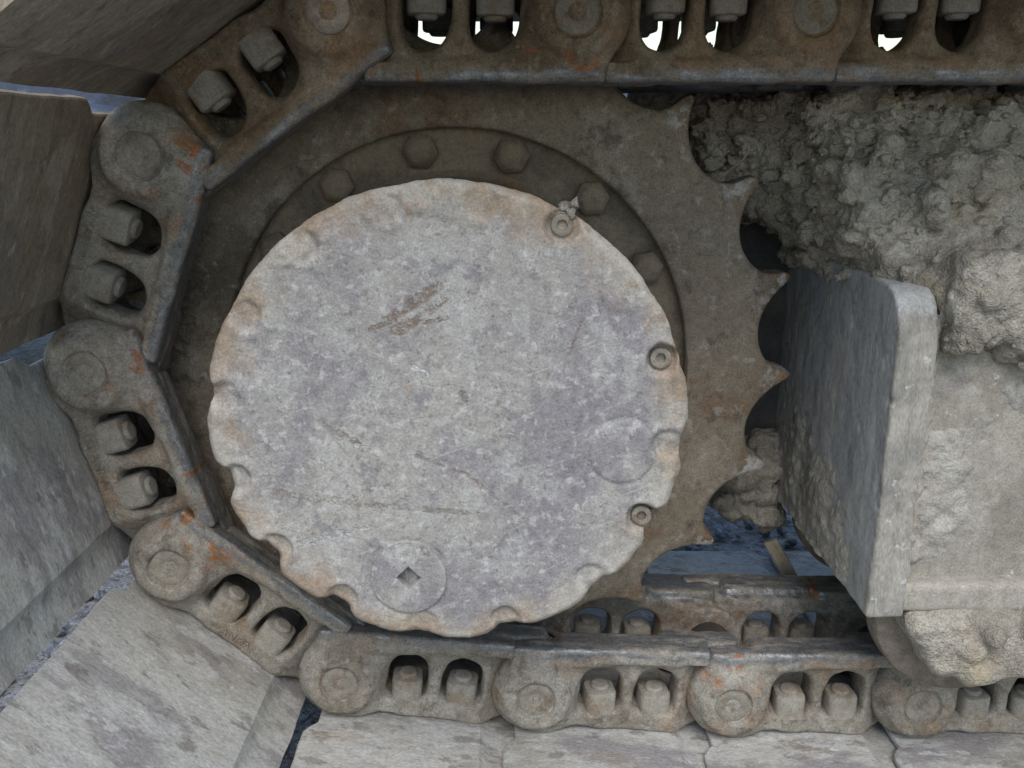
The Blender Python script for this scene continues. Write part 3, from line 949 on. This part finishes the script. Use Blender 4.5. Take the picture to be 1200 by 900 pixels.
def roller_mud():
    lo = (.255, .528, -.412); hi = (.700, .612, -.312); h = .0024
    x, y, z = grid(lo, hi, h)
    big = fbm(x, y, z, 24, 3, off=6)
    d = rbox(x, y, z, (.276, .553, -.374), (.72, .590, -.322), .012)
    d = smax(d, (.272 + (-.325 - z) * .60) - x, .012)
    d = smax(d, -.378 - z, .004)
    rnd = random.Random(3)
    items = [(rnd.uniform(.31, .69), .553 + rnd.uniform(-.004, .008), rnd.uniform(-.366, -.328), rnd.uniform(.004, .014), (rnd.uniform(.7, 1.2), 1, 1)) for k in range(45)]
    blobs(d, x, y, z, lo, h, items, .005)
    nb = np.abs(d) < .022
    X, Y, Z = x[nb], y[nb], z[nb]
    d[nb] += .006 * big[nb] + .003 * np.abs(fbm(X, Y, Z, 110, 3, off=2)) - .0015 + .0012 * fbm(X, Y, Z, 260, 2)
    return surface_nets('roller_mud', d, lo, h)


rm = obj('roller_mud', roller_mud(), M['mud'], loc=(0, 0, ZO))
tag(rm, 'lumpy grey mud caked over the end of the bottom roller', 'mud', kind='stuff')


def mount_mud():
    lo = (.150, .715, -.372); hi = (.262, .880, -.180); h = .0026
    x, y, z = grid(lo, hi, h)
    d = rbox(x, y, z, (.214, .772, -.345), (.258, .868, -.262), .024)
    d = smin(d, rbox(x, y, z, (.192, .800, -.342), (.258, .868, -.285), .022), .03)
    rnd = random.Random(9)
    items = [(rnd.uniform(.20, .25), rnd.uniform(.775, .82), rnd.uniform(-.348, -.265), rnd.uniform(.004, .013), (1, 1, 1)) for k in range(60)]
    blobs(d, x, y, z, lo, h, items, .004)
    nb = np.abs(d) < .022
    X, Y, Z = x[nb], y[nb], z[nb]
    d[nb] += .011 * fbm(X, Y, Z, 32, 3, off=3) + .005 * np.abs(fbm(X, Y, Z, 110, 3, off=2)) - .0015 + .0015 * fbm(X, Y, Z, 260, 2)
    return surface_nets('mount_mud', d, lo, h)


mm = obj('mount_mud', mount_mud(), M['mud'], loc=(0, 0, ZO))
tag(mm, 'grey mud packed into the corner behind the lower sprocket teeth', 'mud', kind='stuff')


def crust(name, fu, lo, hi, n, thick, mat, label):
    u = np.linspace(lo[0], hi[0], n[0]); v = np.linspace(lo[1], hi[1], n[1])
    U, Vv = np.meshgrid(u, v, indexing='ij')
    t = thick(U, Vv)
    P = fu(U, Vv, t)
    m_ = n[1]
    i = np.arange(n[0] - 1)[:, None]; j = np.arange(n[1] - 1)[None, :]
    A = (i * m_ + j).ravel()
    tt = t.ravel()
    Q = np.stack([A, A + m_, A + m_ + 1, A + 1], 1)
    keep = np.max(tt[Q], 1) > -.0012
    me = np_mesh(name, P.reshape(-1, 3), Q[keep])
    o = obj(name, me, mat, loc=(0, 0, ZO))
    tag(o, label, 'mud', kind='stuff')
    return o


def th_side(u, v):
    f = fbm(u, v, u * 0, 14, 5, .6, off=12)
    b = .25 * sstep(-.16, -.11, v) + .12 * sstep(.33, .285, u) - .5 * sstep(-.285, -.300, v)
    return np.clip((f + b - .05) * .014, -.002, .010) + .0010 * fbm(u, v, u * 0, 120, 3)


crust('side_plate_mud', lambda u, v, t: np.stack([u, .5738 - t, v], -1), (.2785, -.302), (.70, -.105), (330, 170), th_side, M['mud_dry'], 'thin crust of pale dried mud on the side plate of the chassis')


def th_end(u, v):
    f = fbm(u, v, u * 0, 16, 5, .6, off=31)
    low = sstep(-.19, -.30, v) * sstep(.58, .66, u)
    hi_ = sstep(-.135, -.085, v)
    return np.clip((f - .34 + .55 * low) * .010, -.002, .006) + .0022 * np.abs(fbm(u, v, u * 0, 90, 3, off=3)) - .0006


def end_pos(u, v, t): return np.stack([.2498 - t, u, v], -1)[..., :]


ec = crust('end_plate_mud', end_pos, (.566, -.322), (.855, -.115), (200, 170), th_end, M['mud_dry'], 'streaks of grey mud stuck on the lower inner end face of the chassis')

# ================================================================== SMALL BITS
wc = obj('wood_chip', box_mesh('wood_chip', (-.0065, -.0020, -.031), (.0065, .0020, .031), .0008), M['wood'], loc=(.266, .79, ZO - .402), rot=(R(14), R(-28) + R(0), R(-20)))
tag(wc, 'thin splinter of pale wood leaning behind the lower chain', 'wood chip')
tw = obj('straw', tube('straw', [(.150, .705, -.042), (.163, .706, -.028), (.178, .708, -.017), (.186, .710, -.006)], [.0011, .0010, .0009, .0005], 6), M['straw'], loc=(0, 0, ZO))
tag(tw, 'thin dry straw stalk sticking out of the mud behind the sprocket teeth', 'straw')

# ================================================================== MACHINE BEHIND
ub = thing('machine_underbody', 'dark slate blue underbody of the machine seen through the track gaps', 'machine body', (0, 1.75, 0))
obj('centre_beam', box_mesh('centre_beam', (-4.5, -.10, .22), (2.6, .55, .650), .03), M['blue'], ub)
obj('step_plate', box_mesh('step_plate', (-1.5, -.22, .30), (-.95, -.103, .53), .01), M['dark'], ub)
obj('hose', tube('hose', [(-1.9, -.18, .50), (-1.5, -.26, .545), (-1.1, -.27, .56), (-.7, -.22, .55), (-.4, -.16, .50)], .022, 12), M['blue'], ub)
obj('hose', tube('hose', [(-1.9, -.18, .26), (-1.4, -.25, .30), (-1.0, -.27, .33), (-.6, -.2, .30)], .020, 12), M['dark'], ub)
obj('bracket', box_mesh('bracket', (-1.16, -.30, .18), (-1.06, -.103, .60), .01), M['blue'], ub)
